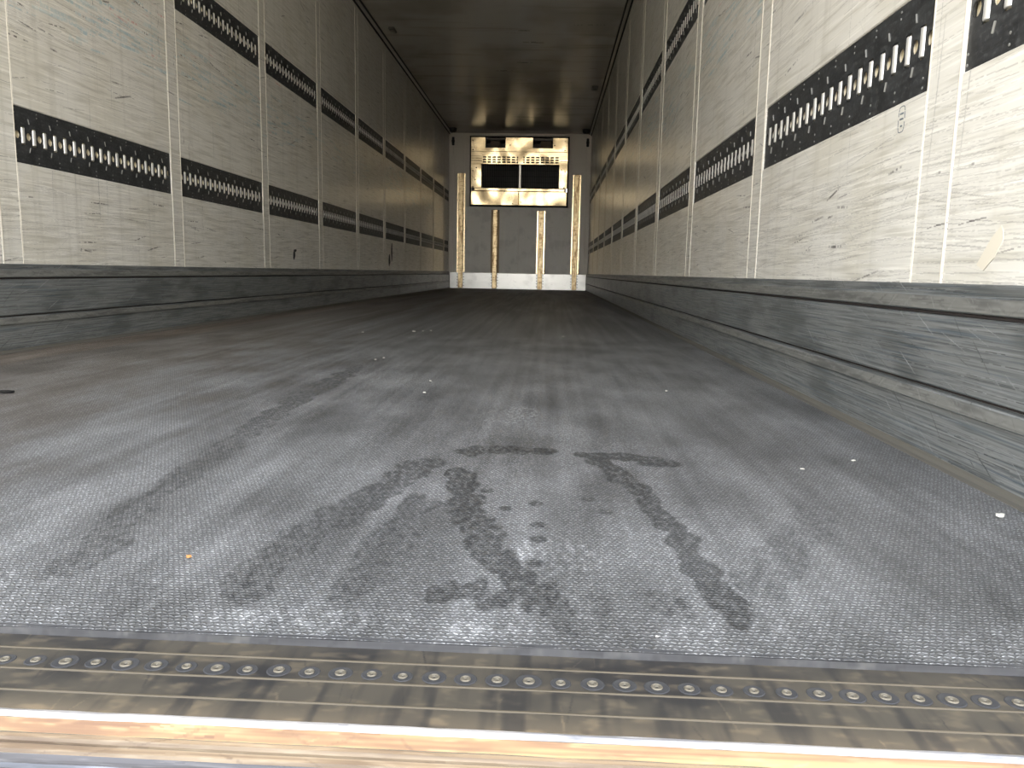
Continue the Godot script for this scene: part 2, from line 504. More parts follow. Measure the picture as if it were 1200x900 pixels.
func make_materials() -> void:
	for k in 5:
		var m := mat("wall%d" % k, Color.WHITE, 0.28, 0.0, tex(wall_skin(k)))
		m.metallic_specular = 0.42
	var lugs := lug_maps()
	var fm := mat("floor", Color.WHITE, 0.52, 0.0, lugs[1])
	fm.uv1_scale = Vector3(1, 1, 1)
	bump(fm, lugs[0], 0.2)
	fm.detail_enabled = true
	fm.detail_albedo = tex(floor_map())
	fm.detail_blend_mode = BaseMaterial3D.BLEND_MODE_MUL
	fm.detail_uv_layer = BaseMaterial3D.DETAIL_UV_2
	fm.metallic_specular = 0.5
	mat("kick", Color.WHITE, 0.42, 0.35, tex(kick_skin()))
	mat("kick_strip", Color.WHITE, 0.45, 0.3, tex(worn_metal(Vector2i(1024, 64), Color8(134, 134, 129), Color8(92, 92, 90), Color8(160, 160, 156), 771)))
	mat("toe", Color8(90, 87, 80), 0.65)
	mat("groove", Color8(38, 32, 30), 0.8)
	mat("strip", Color8(228, 225, 216), 0.35)
	mat("bead", Color8(196, 189, 174), 0.55)
	mat("core", Color8(150, 150, 148), 0.6)
	var pm := mat("rail_plate", Color.WHITE, 0.48, 0.0, tex(worn_metal(Vector2i(512, 512), Color8(50, 51, 52), Color8(29, 30, 31), Color8(92, 94, 94), 301)))
	triplanar(pm, 3.0)
	mat("pan", Color8(226, 212, 178), 0.4, 0.3)
	mat("bar", Color8(226, 225, 221), 0.34, 0.6)
	mat("tab", Color8(140, 140, 136), 0.5, 0.5)
	mat("ceiling", Color.WHITE, 0.2, 0.0, tex(ceiling_skin()))
	mat("black_rubber", Color8(22, 22, 22), 0.7)
	mat("aluminium", Color8(176, 174, 168), 0.35, 0.8)
	mat("bulk_grey", Color.WHITE, 0.45, 0.0, tex(plain_skin(Color8(232, 229, 221), 501)))
	mat("bulk_white", Color.WHITE, 0.3, 0.4, tex(plain_skin(Color8(246, 246, 242), 502)))
	mat("bulk_frame", Color8(222, 215, 203), 0.4)
	var im := worn_metal(Vector2i(256, 1024), Color8(196, 176, 140), Color8(96, 74, 50), Color8(240, 226, 194), 601)  # gold of the mirrored surroundings is put into this metal's colour
	var post_map := tex(im)
	var post := mat("post", Color.WHITE, 0.36, 1.0, post_map)
	bump(post, post_map, 0.12)
	mat("post_edge", Color8(228, 208, 170), 0.26, 1.0)  # warm reflected tone carried in the base colour
	mat("post_dull", Color8(132, 116, 92), 0.5, 0.8)
	var cover := mat("cover", Color.WHITE, 0.17, 1.0, tex(plain_skin(Color8(190, 173, 140), 503)))  # aluminium tinted gold for the warm outdoors it mirrors
	var dent := noise(0.028, 604, 1).get_seamless_image(256, 256)
	dent.convert(Image.FORMAT_RGBA8)
	bump(cover, tex(dent), 1.5)
	mat("casing", Color8(122, 122, 120), 0.6)
	mat("duct", Color8(120, 104, 84), 0.6)
	mat("grille", Color8(40, 41, 43), 0.6)
	mat("screw_dark", Color8(60, 52, 44), 0.5, 0.4)
	var sill := mat("sill", Color.WHITE, 0.55, 0.2, tex(worn_metal(Vector2i(1024, 512), Color8(76, 71, 63), Color8(38, 38, 40), Color8(116, 104, 86), 701, true)))
	sill.uv1_scale = Vector3(1, 1, 1)
	mat("sill_rib", Color8(80, 72, 58), 0.65, 0.1)
	mat("sill_ring", Color.WHITE, 0.65, 0.1, tex(worn_metal(Vector2i(256, 128), Color8(58, 58, 60), Color8(36, 36, 38), Color8(90, 88, 84), 761)))
	mat("sill_screw", Color8(122, 116, 104), 0.45, 0.5)
	mat("edge_bare", Color.WHITE, 0.4, 0.3, tex(worn_metal(Vector2i(1024, 128), Color8(150, 152, 158), Color8(104, 108, 118), Color8(190, 192, 198), 711)))
	mat("edge_rust", Color.WHITE, 0.6, 0.0, tex(worn_metal(Vector2i(1024, 128), Color8(142, 116, 82), Color8(88, 64, 48), Color8(170, 146, 110), 721)))
	mat("edge_tan", Color.WHITE, 0.6, 0.0, tex(worn_metal(Vector2i(1024, 128), Color8(116, 104, 88), Color8(76, 64, 54), Color8(140, 130, 114), 731)))
	mat("edge_blue", Color.WHITE, 0.45, 0.4, tex(worn_metal(Vector2i(1024, 256), Color8(92, 96, 106), Color8(62, 65, 72), Color8(124, 128, 138), 741)))
	mat("edge_pale", Color.WHITE, 0.5, 0.2, tex(worn_metal(Vector2i(1024, 256), Color8(128, 129, 132), Color8(96, 96, 98), Color8(170, 172, 176), 751)))
	mat("fitting", Color8(70, 68, 64), 0.5)
	mat("lens", Color8(120, 118, 110), 0.3)
	mat("white_bit", Color8(225, 222, 212), 0.7)
	mat("orange_bit", Color8(196, 140, 84), 0.7)
	mat("black_bit", Color8(18, 18, 18), 0.6)
	mat("ink", Color8(96, 104, 112), 0.6)
	mat("residue", Color8(214, 207, 190), 0.45)
	var gm := mat("yard", Color.WHITE, 0.9, 0.0, tex(plain_skin(Color8(204, 194, 176), 801)))
	triplanar(gm, 0.12)

func ceiling_skin() -> Image:
	var s := Vector2i(1024, 1024)
	rng.seed = 404
	var im := blank(s, Color8(176, 172, 162))
	lay(im, veil(64, 256, s, noise(0.03, 405), Color8(140, 136, 126), 0.45, 0.85, 0.6))
	lay(im, veil(24, 1024, s, noise(0.06, 406), Color8(120, 116, 108), 0.55, 0.9, 0.3))
	var o := blank(s)
	for i in 60: scratch(o, Vector2(rng.randf() * 1000, rng.randf() * 1020), rng.randf_range(20, 140), rng.randfn(0.0, 0.02), rng.randi_range(1, 2), grey(0.2, rng.randf_range(0.15, 0.5)), 0.2)
	for i in 12: scratch(o, Vector2(rng.randf_range(400, 720), rng.randf() * 1020), rng.randf_range(40, 160), rng.randfn(0.0, 0.01), 3, grey(0.14, 0.5), 0.2)
	lay(im, o)
	return im

func plain_skin(base: Color, sd: int) -> Image:
	var s := Vector2i(512, 512)
	rng.seed = sd
	var im := blank(s, base)
	lay(im, veil(64, 64, s, noise(0.04, sd), base.darkened(0.12), 0.5, 0.85, 0.5, true))
	lay(im, veil(256, 24, s, noise(0.05, sd + 7), base.lightened(0.2), 0.5, 0.9, 0.5, true))
	var o := blank(s)
	for i in 40: scratch(o, Vector2(rng.randf() * 512, rng.randf() * 512), rng.randf_range(6, 40), rng.randf() * PI, 1, base.darkened(0.5) * Color(1, 1, 1, 0.5))
	lay(im, o)
	return im

# ---------------------------------------------------------------- the shell
func build_floor() -> void:
	var st := begin()
	var zs := [-0.107, -1.0, -2.0, -3.1, -6.0, -9.0, BACK - 0.03]
	for i in zs.size() - 1:
		var pts := [Vector3(-HALF, 0, zs[i]), Vector3(HALF, 0, zs[i]), Vector3(HALF, 0, zs[i + 1]), Vector3(-HALF, 0, zs[i + 1])]
		for o in [0, 2, 1, 0, 3, 2]:
			var p: Vector3 = pts[o]
			st.set_normal(Vector3.UP)
			st.set_uv(Vector2(p.x, p.z) / 0.0896)
			st.set_uv2(Vector2((p.x + HALF) / (2.0 * HALF), floor_v(p.z)))
			st.add_vertex(p)
	var rim := begin()
	var f := put("floor", st.commit(), M.floor)
	tag(f, "dark grey anti-slip floor of small raised lugs with dark drag marks", "floor", "", "structure")
	# body of the floor, and the thick front lip of its coating
	put("floor_body", solid(Vector3(-HALF - 0.02, -0.16, BACK - 0.03), Vector3(HALF + 0.02, -0.012, -0.112)), M.core, f)
	uv_scale = Vector2(2, 2)
	put("coating_edge", sweep([Vector2(-0.1105, 0.0005), Vector2(-0.107, -0.0006), Vector2(-0.1055, -0.0064)], 0, -HALF, HALF, 60, 0.0012, -1.0), M.sill_ring, f)
	uv_scale = Vector2.ONE

func build_sill() -> void:
	var y := -0.006
	uv_scale = Vector2(1.2, 2.4)
	var s := put("trim_1", sweep([Vector2(-0.125, y), Vector2(-0.002, y)], 0, -HALF - 0.02, HALF + 0.02, 40, 0.0, -1.0), M.sill)
	tag(s, "worn ribbed metal door sill with a row of round screws", "door sill", "", "structure")
	uv_scale = Vector2.ONE
	for z in [-0.084, -0.0535, -0.0245]:
		put("rib", sweep([Vector2(z - 0.0013, y), Vector2(z - 0.0005, y + 0.0009), Vector2(z + 0.0005, y + 0.0009), Vector2(z + 0.0013, y)], 0, -HALF, HALF, 60, 0.0004, -1.0), M.sill_rib, s)
	var ring := begin()
	lathe(ring, [Vector2(0.0092, 0.0001), Vector2(0.0084, 0.0006), Vector2(0.0060, 0.0004), Vector2(0.0044, 0.0002)], 18)
	var ring_mesh := ring.commit()
	var head := begin()
	lathe(head, [Vector2(0.0043, 0.0003), Vector2(0.0041, 0.0010), Vector2(0.0033, 0.0013), Vector2(0.0026, 0.0009), Vector2(0.0014, 0.0005), Vector2(0.0009, -0.0006), Vector2(0.0, -0.0006)], 14)
	var head_mesh := head.commit()
	for i in 102:
		var at := Vector3(-1.2004 + 0.0238 * i, y, -0.0655 + rng.randfn(0.0, 0.0005))
		var r := put("screw_ring", ring_mesh, M.sill_ring, s)
		r.position = at
		var k := rng.randf_range(0.85, 1.1)
		r.scale = Vector3(k, 1.0, k)
		var h := put("screw", head_mesh, M.sill_screw, r)
		h.rotation.y = rng.randf() * TAU
	# the stepped outer edge
	uv_scale = Vector2(1.0, 8.0)
	put("bare_edge", sweep([Vector2(-0.002, y - 0.0002), Vector2(0.001, y + 0.0005), Vector2(0.003, y - 0.0003), Vector2(0.0046, y - 0.002)], 0, -HALF - 0.02, HALF + 0.02, 120, 0.0009, -1.0), M.edge_bare, s)
	put("rusty_edge", sweep([Vector2(0.0046, y - 0.002), Vector2(0.0068, y - 0.006), Vector2(0.009, y - 0.010)], 0, -HALF - 0.02, HALF + 0.02, 120, 0.0007, -1.0), M.edge_rust, s)
	put("lower_ridge", sweep([Vector2(0.009, y - 0.0105), Vector2(0.013, y - 0.0105), Vector2(0.0140, y - 0.013), Vector2(0.0135, y - 0.015), Vector2(0.019, y - 0.0155), Vector2(0.020, y - 0.018)], 0, -HALF - 0.02, HALF + 0.02, 60, 0.0005, -1.0), M.edge_tan, s)
	put("lower_step", sweep([Vector2(0.020, y - 0.018), Vector2(0.029, y - 0.0185), Vector2(0.031, y - 0.021), Vector2(0.037, y - 0.0215)], 0, -HALF - 0.02, HALF + 0.02, 60, 0.0005, -1.0), M.edge_blue, s)
	put("bumper_top", sweep([Vector2(0.037, y - 0.0215), Vector2(0.042, y - 0.023), Vector2(0.11, y - 0.024), Vector2(0.12, y - 0.036), Vector2(0.12, y - 0.2)], 0, -HALF - 0.02, HALF + 0.02, 60, 0.0005, -1.0), M.edge_pale, s)
	uv_scale = Vector2.ONE

func bay_ends(side: float) -> Array:
	# near end of every bay's rail and its pitch, measured from the photograph: the two walls are not quite alike
	var first := -2.110 if side < 0 else -0.988
	var pitch := 1.1755 if side < 0 else 1.189
	var out := []
	for k in range(-3, 12):
		var near := first - pitch * k
		var far := near - 1.073
		near = minf(near, -0.03)
		far = maxf(far, BACK + 0.02)
		if near - far > 0.15: out.append([near, far])
	return out

func build_side_wall(side: float) -> void:
	var left := side < 0
	var word := "left" if left else "right"
	var w := put("wall_" + word, solid(Vector3(minf(side * 1.262, side * 1.31), -0.16, BACK - 0.07), Vector3(maxf(side * 1.262, side * 1.31), TALL + 0.08, 0.0)), M.core)
	tag(w, "%s side wall of scuffed white panels with two rows of black rails" % word, "wall", "", "structure")
	var inner := side * HALF
	var outer := side * 1.262
	var bays := bay_ends(side)
	for b in bays.size():
		var near: float = bays[b][0]
		var far: float = bays[b][1]
		var kind: int = ([2, 4, 0, 1, 3] if left else [2, 4, 1, 3, 0])[b % 5]
		for yy in [[KICK - 0.012, 0.6325], [0.8185, 1.4975], [1.6825, TALL - 0.02]]:
			var st := begin()
			uv_zero = Vector2(near + 0.05, -2.68)
			uv_scale = Vector2((-1.0 if b % 2 else 1.0) / 1.18, 1.0 / 2.4)
			box(st, Vector3(minf(inner, outer), yy[0], far + 0.0008), Vector3(maxf(inner, outer), yy[1], near - 0.0008), 0.0025)
			put("wall_panel", st.commit(), M["wall%d" % kind], w)
		# strip between this bay and the next, with a raised bead on either side
		var s0 := far
		var s1: float = bays[b + 1][0] if b + 1 < bays.size() else BACK
		if s0 - s1 > 0.03: joint(w, side, s0, s1)
	joint(w, side, 0.0, bays[0][0])
	uv_zero = Vector2.ZERO
	uv_scale = Vector2.ONE
	if left:
		for q in [[0.50, -8.31, 0.05, 0.13, 40], [0.41, -8.18, 0.05, 0.09, 41], [0.385, -4.93, 0.035, 0.035, 42], [0.42, -4.95, 0.04, 0.012, 44]]:
			var sc := put("rubber_scuff", flake(Vector3(q[2], 0.0012, q[3]), q[4]), M.black_bit, w)
			sc.transform = Transform3D(Basis(Vector3(0, 0, 1), Vector3(1, 0, 0), Vector3(0, 1, 0)), Vector3(inner, q[0], q[1]))
	else:
		var ink := begin()
		for j in 18:                                  # a rounded hand-drawn outline with three lines of scribble in it
			var a := TAU * j / 18.0
			var b := TAU * (j + 0.8) / 18.0
			var pa := Vector2(signf(cos(a)) * pow(absf(cos(a)), 0.5) * 0.013, signf(sin(a)) * pow(absf(sin(a)), 0.5) * 0.024)
			var pb := Vector2(signf(cos(b)) * pow(absf(cos(b)), 0.5) * 0.013, signf(sin(b)) * pow(absf(sin(b)), 0.5) * 0.024)
			ink_line(ink, pa, pb)
		for j in 7:
			ink_line(ink, Vector2(-0.008 + 0.0022 * j, 0.012 - 0.003 * (j % 2)), Vector2(-0.006 + 0.0022 * j, 0.009 + 0.003 * (j % 2)))
			ink_line(ink, Vector2(-0.008 + 0.0022 * j, 0.002 - 0.003 * (j % 2)), Vector2(-0.006 + 0.0022 * j, -0.001 + 0.003 * (j % 2)))
		for j in 4: ink_line(ink, Vector2(-0.004 + 0.0022 * j, -0.011 - 0.003 * (j % 2)), Vector2(-0.002 + 0.0022 * j, -0.014 + 0.003 * (j % 2)))
		var mk := put("ink_mark", ink.commit(), M.ink, w)
		mk.position = Vector3(inner, 0.60, -1.083)
		var smear := put("tape_residue", flake(Vector3(0.018, 0.0008, 0.05), 43), M.residue, w)
		smear.transform = Transform3D(Basis(Vector3(0, -0.7, 0.7), Vector3(-1, 0, 0), Vector3(0, -0.7, -0.7)), Vector3(inner, 0.345, -0.735))

func ink_line(st: SurfaceTool, a: Vector2, b: Vector2) -> void:
	var m := (a + b) / 2.0
	var d := b - a
	box(st, Vector3(-0.0006, -0.0007, -d.length() / 2.0), Vector3(0.0003, 0.0007, d.length() / 2.0), 0.0, Transform3D(Basis(Vector3.RIGHT, -atan2(d.y, d.x)), Vector3(0, m.y, m.x)))

func joint(w: Node, side: float, s0: float, s1: float) -> void:
	var inner := side * (HALF - 0.0005)
	var outer := side * 1.262
	var st := begin()
	uv_zero = Vector2(s0 + rng.randf(), -2.68)
	uv_scale = Vector2(1.0 / 1.18, 1.0 / 2.4)
	box(st, Vector3(minf(inner, outer), KICK - 0.012, s1), Vector3(maxf(inner, outer), TALL - 0.02, s0), 0.001)
	var p := put("joint_strip", st.commit(), M["wall%d" % (2 if side > 0 else 4)], w)
	for z in [s0 - 0.004, s1 + 0.004]:
		if z > -0.01 or s0 - s1 < 0.05: continue
		var bt := begin()
		var turn := Transform3D(Basis(Vector3(1, 0, 0), Vector3(0, 1, 0), Vector3(0, 0, 1)), Vector3(inner, 0, z))
		lathe(bt, [Vector2(0.0019, KICK - 0.01), Vector2(0.0019, TALL - 0.03)], 8, turn)
		put("bead", bt.commit(), M.bead, p)

func build_kick_plate(side: float) -> void:
	var word := "left" if side < 0 else "right"
	var at := func(pts: Array) -> Array:
		var o := []
		for p in pts: o.append(Vector2(side * (HALF - p[0]), p[1]))
		return o
	uv_scale = Vector2(1.0 / 3.0, 1.0 / 0.4)
	uv_zero = Vector2(0.0 if side < 0 else 1.3, 0.0)
	var f := -side
	var top: Array = at.call([[-0.01, KICK + 0.003], [0.005, KICK + 0.003], [0.007, KICK], [0.007, 0.276], [0.0165, 0.2745], [0.018, 0.2725], [0.018, 0.250], [0.016, 0.2485], [0.010, 0.2475], [0.010, 0.2415], [0.018, 0.2405], [0.020, 0.2385], [0.020, 0.126], [0.018, 0.1238], [0.011, 0.123], [0.011, 0.1182], [0.024, 0.1172], [0.026, 0.1152], [0.026, 0.0955], [0.024, 0.0935], [0.0165, 0.092], [0.020, 0.018], [0.020, -0.01]])
	var b := put("baseboard_" + word, sweep(top, 2, -0.015, BACK, 24, 0.0, f), M.kick)
	tag(b, "scratched dark metal kick plate along the foot of the %s wall" % word, "kick plate", "", "structure")
	var toe: Array = at.call([[0.018, 0.011], [0.0205, 0.0105], [0.022, 0.0065], [0.027, 0.0025], [0.036, 0.001], [0.038, -0.004]])
	put("toe_trim", sweep(toe, 2, -0.015, BACK, 24, 0.0, f), M.toe, b)
	for band in [[0.0185, 0.2718, 0.2508], [0.0265, 0.1145, 0.0962]]:
		var d: float = band[0]
		var rub: Array = at.call([[d - 0.002, band[1] + 0.0006], [d, band[1]], [d, band[2]], [d - 0.002, band[2] - 0.0006]])
		uv_scale = Vector2(0.7, 8.0)
		put("rub_rail", sweep(rub, 2, -0.015, BACK, 24, 0.0, f), M.kick_strip, b)
	for y in [[0.2472, 0.2418], [0.1227, 0.1185]]:
		var g: Array = at.call([[0.0108, y[0]], [0.0108, y[1]]])
		var seal: Array = at.call([[0.0105, y[0]], [0.0125, y[0] - 0.001], [0.0125, y[1] + 0.001], [0.0105, y[1]]])
		put("groove_seal", sweep(seal, 2, -0.015, BACK, 24, 0.0, f), M.groove, b)
	uv_scale = Vector2.ONE
	uv_zero = Vector2.ZERO

func build_ceiling() -> void:
	var st := begin()
	uv_zero = Vector2(-HALF, BACK)
	uv_scale = Vector2(0.5 / HALF, 1.0 / 13.3)
	box(st, Vector3(-1.31, TALL, BACK - 0.07), Vector3(1.31, TALL + 0.08, 0.0))
	var c := put("ceiling", st.commit(), M.ceiling)
	tag(c, "dim glossy grey ceiling running the length of the trailer", "ceiling", "", "structure")
	uv_zero = Vector2.ZERO
	uv_scale = Vector2.ONE
	var i := 2
	for side in [-1.0, 1.0]:
		var at := func(pts: Array) -> Array:
			var o := []
			for p in pts: o.append(Vector2(side * (HALF - p[0]), TALL - p[1]))
			return o
		var t := put("trim_%d" % i, sweep(at.call([[0.012, 0.022], [0.018, 0.026], [0.034, 0.016], [0.038, 0.008], [0.040, 0.0]]), 2, 0.0, BACK, 20, 0.0, side), M.aluminium)
		tag(t, "slim metal cove with black seals between the %s wall and the ceiling" % ("left" if side < 0 else "right"), "cove trim", "", "structure")
		put("seal", sweep(at.call([[0.0, 0.034], [0.010, 0.032], [0.014, 0.022]]), 2, 0.0, BACK, 20, 0.0, side), M.black_rubber, t)
		put("seal", sweep(at.call([[0.038, 0.009], [0.046, 0.007], [0.052, 0.0]]), 2, 0.0, BACK, 20, 0.0, side), M.black_rubber, t)
		i += 1

func build_bulkhead() -> void:
	var core := begin()                                # round the opening that the cooling unit sits in
	box(core, Vector3(-1.31, -0.16, BACK - 0.09), Vector3(-0.83, TALL + 0.08, BACK - 0.012))
	box(core, Vector3(0.83, -0.16, BACK - 0.09), Vector3(1.31, TALL + 0.08, BACK - 0.012))
	box(core, Vector3(-0.83, -0.16, BACK - 0.09), Vector3(0.83, 1.46, BACK - 0.012))
	box(core, Vector3(-0.83, 2.58, BACK - 0.09), Vector3(0.83, TALL + 0.08, BACK - 0.012))
	var w := put("wall_back", core.commit(), M.bulk_frame)
	tag(w, "grey front bulkhead at the far end of the trailer", "wall", "", "structure")
	for p in [[-0.955, 0.0, 0.27, 1.425], [0.0, 0.955, 0.27, 1.425], [-1.155, -0.955, 0.27, 2.66], [0.955, 1.155, 0.27, 2.66]]:
		put("wall_panel", solid(Vector3(p[0] + 0.003, p[2], BACK - 0.012), Vector3(p[1] - 0.003, p[3], BACK), 0.002), M.bulk_grey if p[3] < 2 else M.bulk_frame, w)
	for p in [[-0.952, -0.83, 1.431, 2.66], [0.83, 0.952, 1.431, 2.66], [-0.829, 0.829, 2.585, 2.66]]:
		put("wall_panel", solid(Vector3(p[0], p[2], BACK - 0.012), Vector3(p[1], p[3], BACK), 0.001), M.bulk_frame, w)
	for s in [-1.0, 1.0]:
		put("corner_post", solid(Vector3(minf(s * 1.16, s * 1.23), 0.0, BACK - 0.012), Vector3(maxf(s * 1.16, s * 1.23), 2.66, BACK + 0.012), 0.004), M.bulk_frame, w)
	var k := put("baseboard_back", solid(Vector3(-1.205, 0.0, BACK), Vector3(1.205, 0.278, BACK + 0.022), 0.004), M.bulk_white)
	tag(k, "pale kick band across the foot of the front bulkhead", "kick plate", "", "structure")
	put("ridge", solid(Vector3(-1.2, 0.118, BACK + 0.021), Vector3(1.2, 0.124, BACK + 0.024), 0.001), M.bulk_white, k)
	put("ridge", solid(Vector3(-1.2, 0.222, BACK + 0.021), Vector3(1.2, 0.228, BACK + 0.024), 0.001), M.bulk_white, k)

func build_yard() -> void:
	var g := put("ground", solid(Vector3(-150, -1.6, -150), Vector3(150, -1.35, 150)), M.yard)
	tag(g, "pale sunlit yard outside the open doorway", "ground", "", "structure")

# ---------------------------------------------------------------- lashing rails
const PITCH := 0.05757
var rail_meshes := {}

func plate_mesh(n: int) -> ArrayMesh:
	var st := begin()
	var L := 0.036 + PITCH * n
	var z0 := -L / 2.0
	var X := Vector3.RIGHT
	var hh := 0.034
	var top := 0.0925
	var face := func(ya: float, yb: float, za: float, zb: float) -> void:
		quad(st, Vector3(0, ya, za), Vector3(0, yb, za), Vector3(0, yb, zb), Vector3(0, ya, zb), X)
	face.call(-top, -hh, z0, -z0)
	face.call(hh, top, z0, -z0)
	face.call(-hh, hh, z0, z0 + 0.003)
	face.call(-hh, hh, -z0 - 0.003, -z0)
	var hw := 0.015
	var r := 0.0135
	var corner := atan2(hh, hw)
	var angles := []
	for k in 16: angles.append(TAU * k / 16.0)
	for c in [corner, PI - corner, PI + corner, TAU - corner]: angles.append(c)
	angles.sort()
	for i in n + 1:
		var cz := z0 + 0.018 + PITCH * i
		for k in angles.size():
			var a: float = angles[k]
			var b: float = angles[(k + 1) % angles.size()]
			var rim := func(t: float, m: float) -> Vector3: return Vector3(0, sin(t) * m, cz + cos(t) * m)
			var out := func(t: float) -> float: return minf(hw / maxf(absf(cos(t)), 1e-5), hh / maxf(absf(sin(t)), 1e-5))
			var pa: Vector3 = rim.call(a, r)
			var pb: Vector3 = rim.call(b, r)
			quad(st, pa, rim.call(a, out.call(a)), rim.call(b, out.call(b)), pb, X)
			var d := Vector3(-0.004, 0, 0)
			quad(st, pa, pb, pb + d, pa + d, Vector3(0, -sin(a), -cos(a)))
		if i < n:
			var sa := cz + hw
			var sb := cz + PITCH - hw
			var sw := 0.0116
			var sc := (sa + sb) / 2.0
			face.call(-hh, -0.0305, sa, sb)
			face.call(0.0305, hh, sa, sb)
			face.call(-0.0305, 0.0305, sa, sc - sw)
			face.call(-0.0305, 0.0305, sc + sw, sb)
			var q := [Vector3(0, -0.0305, sc - sw), Vector3(0, 0.0305, sc - sw), Vector3(0, 0.0305, sc + sw), Vector3(0, -0.0305, sc + sw)]
			for k in 4:
				var a: Vector3 = q[k]
				var b: Vector3 = q[(k + 1) % 4]
				var d := Vector3(-0.004, 0, 0)
				quad(st, a, b, b + d, a + d, (Vector3(0, 0, sc) - (a + b) / 2.0).normalized())
	for s in [-1.0, 1.0]:
		quad(st, Vector3(0, s * top, z0), Vector3(0, s * top, -z0), Vector3(-0.022, s * top, -z0), Vector3(-0.022, s * top, z0), Vector3(0, s, 0))
		quad(st, Vector3(0, -top, s * z0), Vector3(0, top, s * z0), Vector3(-0.022, top, s * z0), Vector3(-0.022, -top, s * z0), Vector3(0, 0, -s))
	return st.commit()

func rail(n: int, at: Vector3, side: float, label: String, group: String) -> void:
	var t := thing("lashing_rail", label, "lashing rail", at, group)
	if side > 0: t.rotation.y = PI
	if not rail_meshes.has(n):
		var L := 0.036 + PITCH * n
		var d := {"plate": plate_mesh(n)}
		var pan := begin()
		box(pan, Vector3(-0.0135, -0.08, -L / 2.0 + 0.001), Vector3(-0.0095, 0.08, L / 2.0 - 0.001))
		d.pan = pan.commit()
		var tabs := begin()
		for i in n + 1:
			var z := -L / 2.0 + 0.018 + PITCH * i
			if i % 2:
				for s in [[0.050, 0.3], [-0.045, -0.3]]:
					box(tabs, Vector3(-0.001, -0.009, -0.0014), Vector3(0.0028, 0.009, 0.0014), 0.0006, Transform3D(Basis(Vector3.RIGHT, s[1]), Vector3(0, s[0], z)))
			else:
				for y in [0.070, -0.066, 0.083, -0.083]:
					lathe(tabs, [Vector2(0.0028, -0.0005), Vector2(0.0024, 0.0008), Vector2(0.0, 0.001)], 8, Transform3D(Basis(Vector3.BACK, -PI / 2), Vector3(0, y, z + 0.012)))
		d.tabs = tabs.commit()
		rail_meshes[n] = d
	if not rail_meshes.has("bar"):
		var b := begin()
		lathe(b, [Vector2(0.0, -0.0262), Vector2(0.0096, -0.0262), Vector2(0.0108, -0.025), Vector2(0.0108, 0.025), Vector2(0.0096, 0.0262), Vector2(0.0, 0.0262)], 16)
		rail_meshes.bar = b.commit()
	var m: Dictionary = rail_meshes[n]
	put("plate", m.plate, M.rail_plate, t)
	put("back_pan", m.pan, M.pan, t)
	var tb := put("lance_tabs", m.tabs, M.tab, t)
	tb.set_meta("kind", "stuff")
	for i in n:
		var o := put("bar", rail_meshes.bar, M.bar, t)
		o.position = Vector3(-0.0076, 0, -(0.036 + PITCH * n) / 2.0 + 0.018 + PITCH * (i + 0.5))

func build_rails() -> void:
	var words := ["nearest", "second", "third", "fourth", "fifth", "sixth", "seventh", "eighth", "ninth", "tenth", "eleventh", "twelfth"]
	for side in [-1.0, 1.0]:
		var bays := bay_ends(side)
		for b in bays.size():
			var L: float = bays[b][0] - bays[b][1]
			var n := mini(18, int(floor((L - 0.036) / PITCH + 0.02)))
			var wall: String = "left" if side < 0 else "right"
			for row in [["lower", 0.7255], ["upper", 1.59]]:
				var far: float = bays[b][1]
				var len := 0.036 + PITCH * n
				var mid: float = far + L / 2.0 if absf(L - len) < 0.01 else (far + len / 2.0 if b == 0 else bays[b][0] - len / 2.0)
				var where: String = "%s from the open doorway" % words[b] if b else "nearest the open doorway"
				rail(n, Vector3(side * (HALF + 0.004), row[1], mid), side, "black slotted rail with silver bars, %s wall, %s row, %s" % [wall, row[0], where], "rails of the %s row on the %s wall" % [row[0], wall])

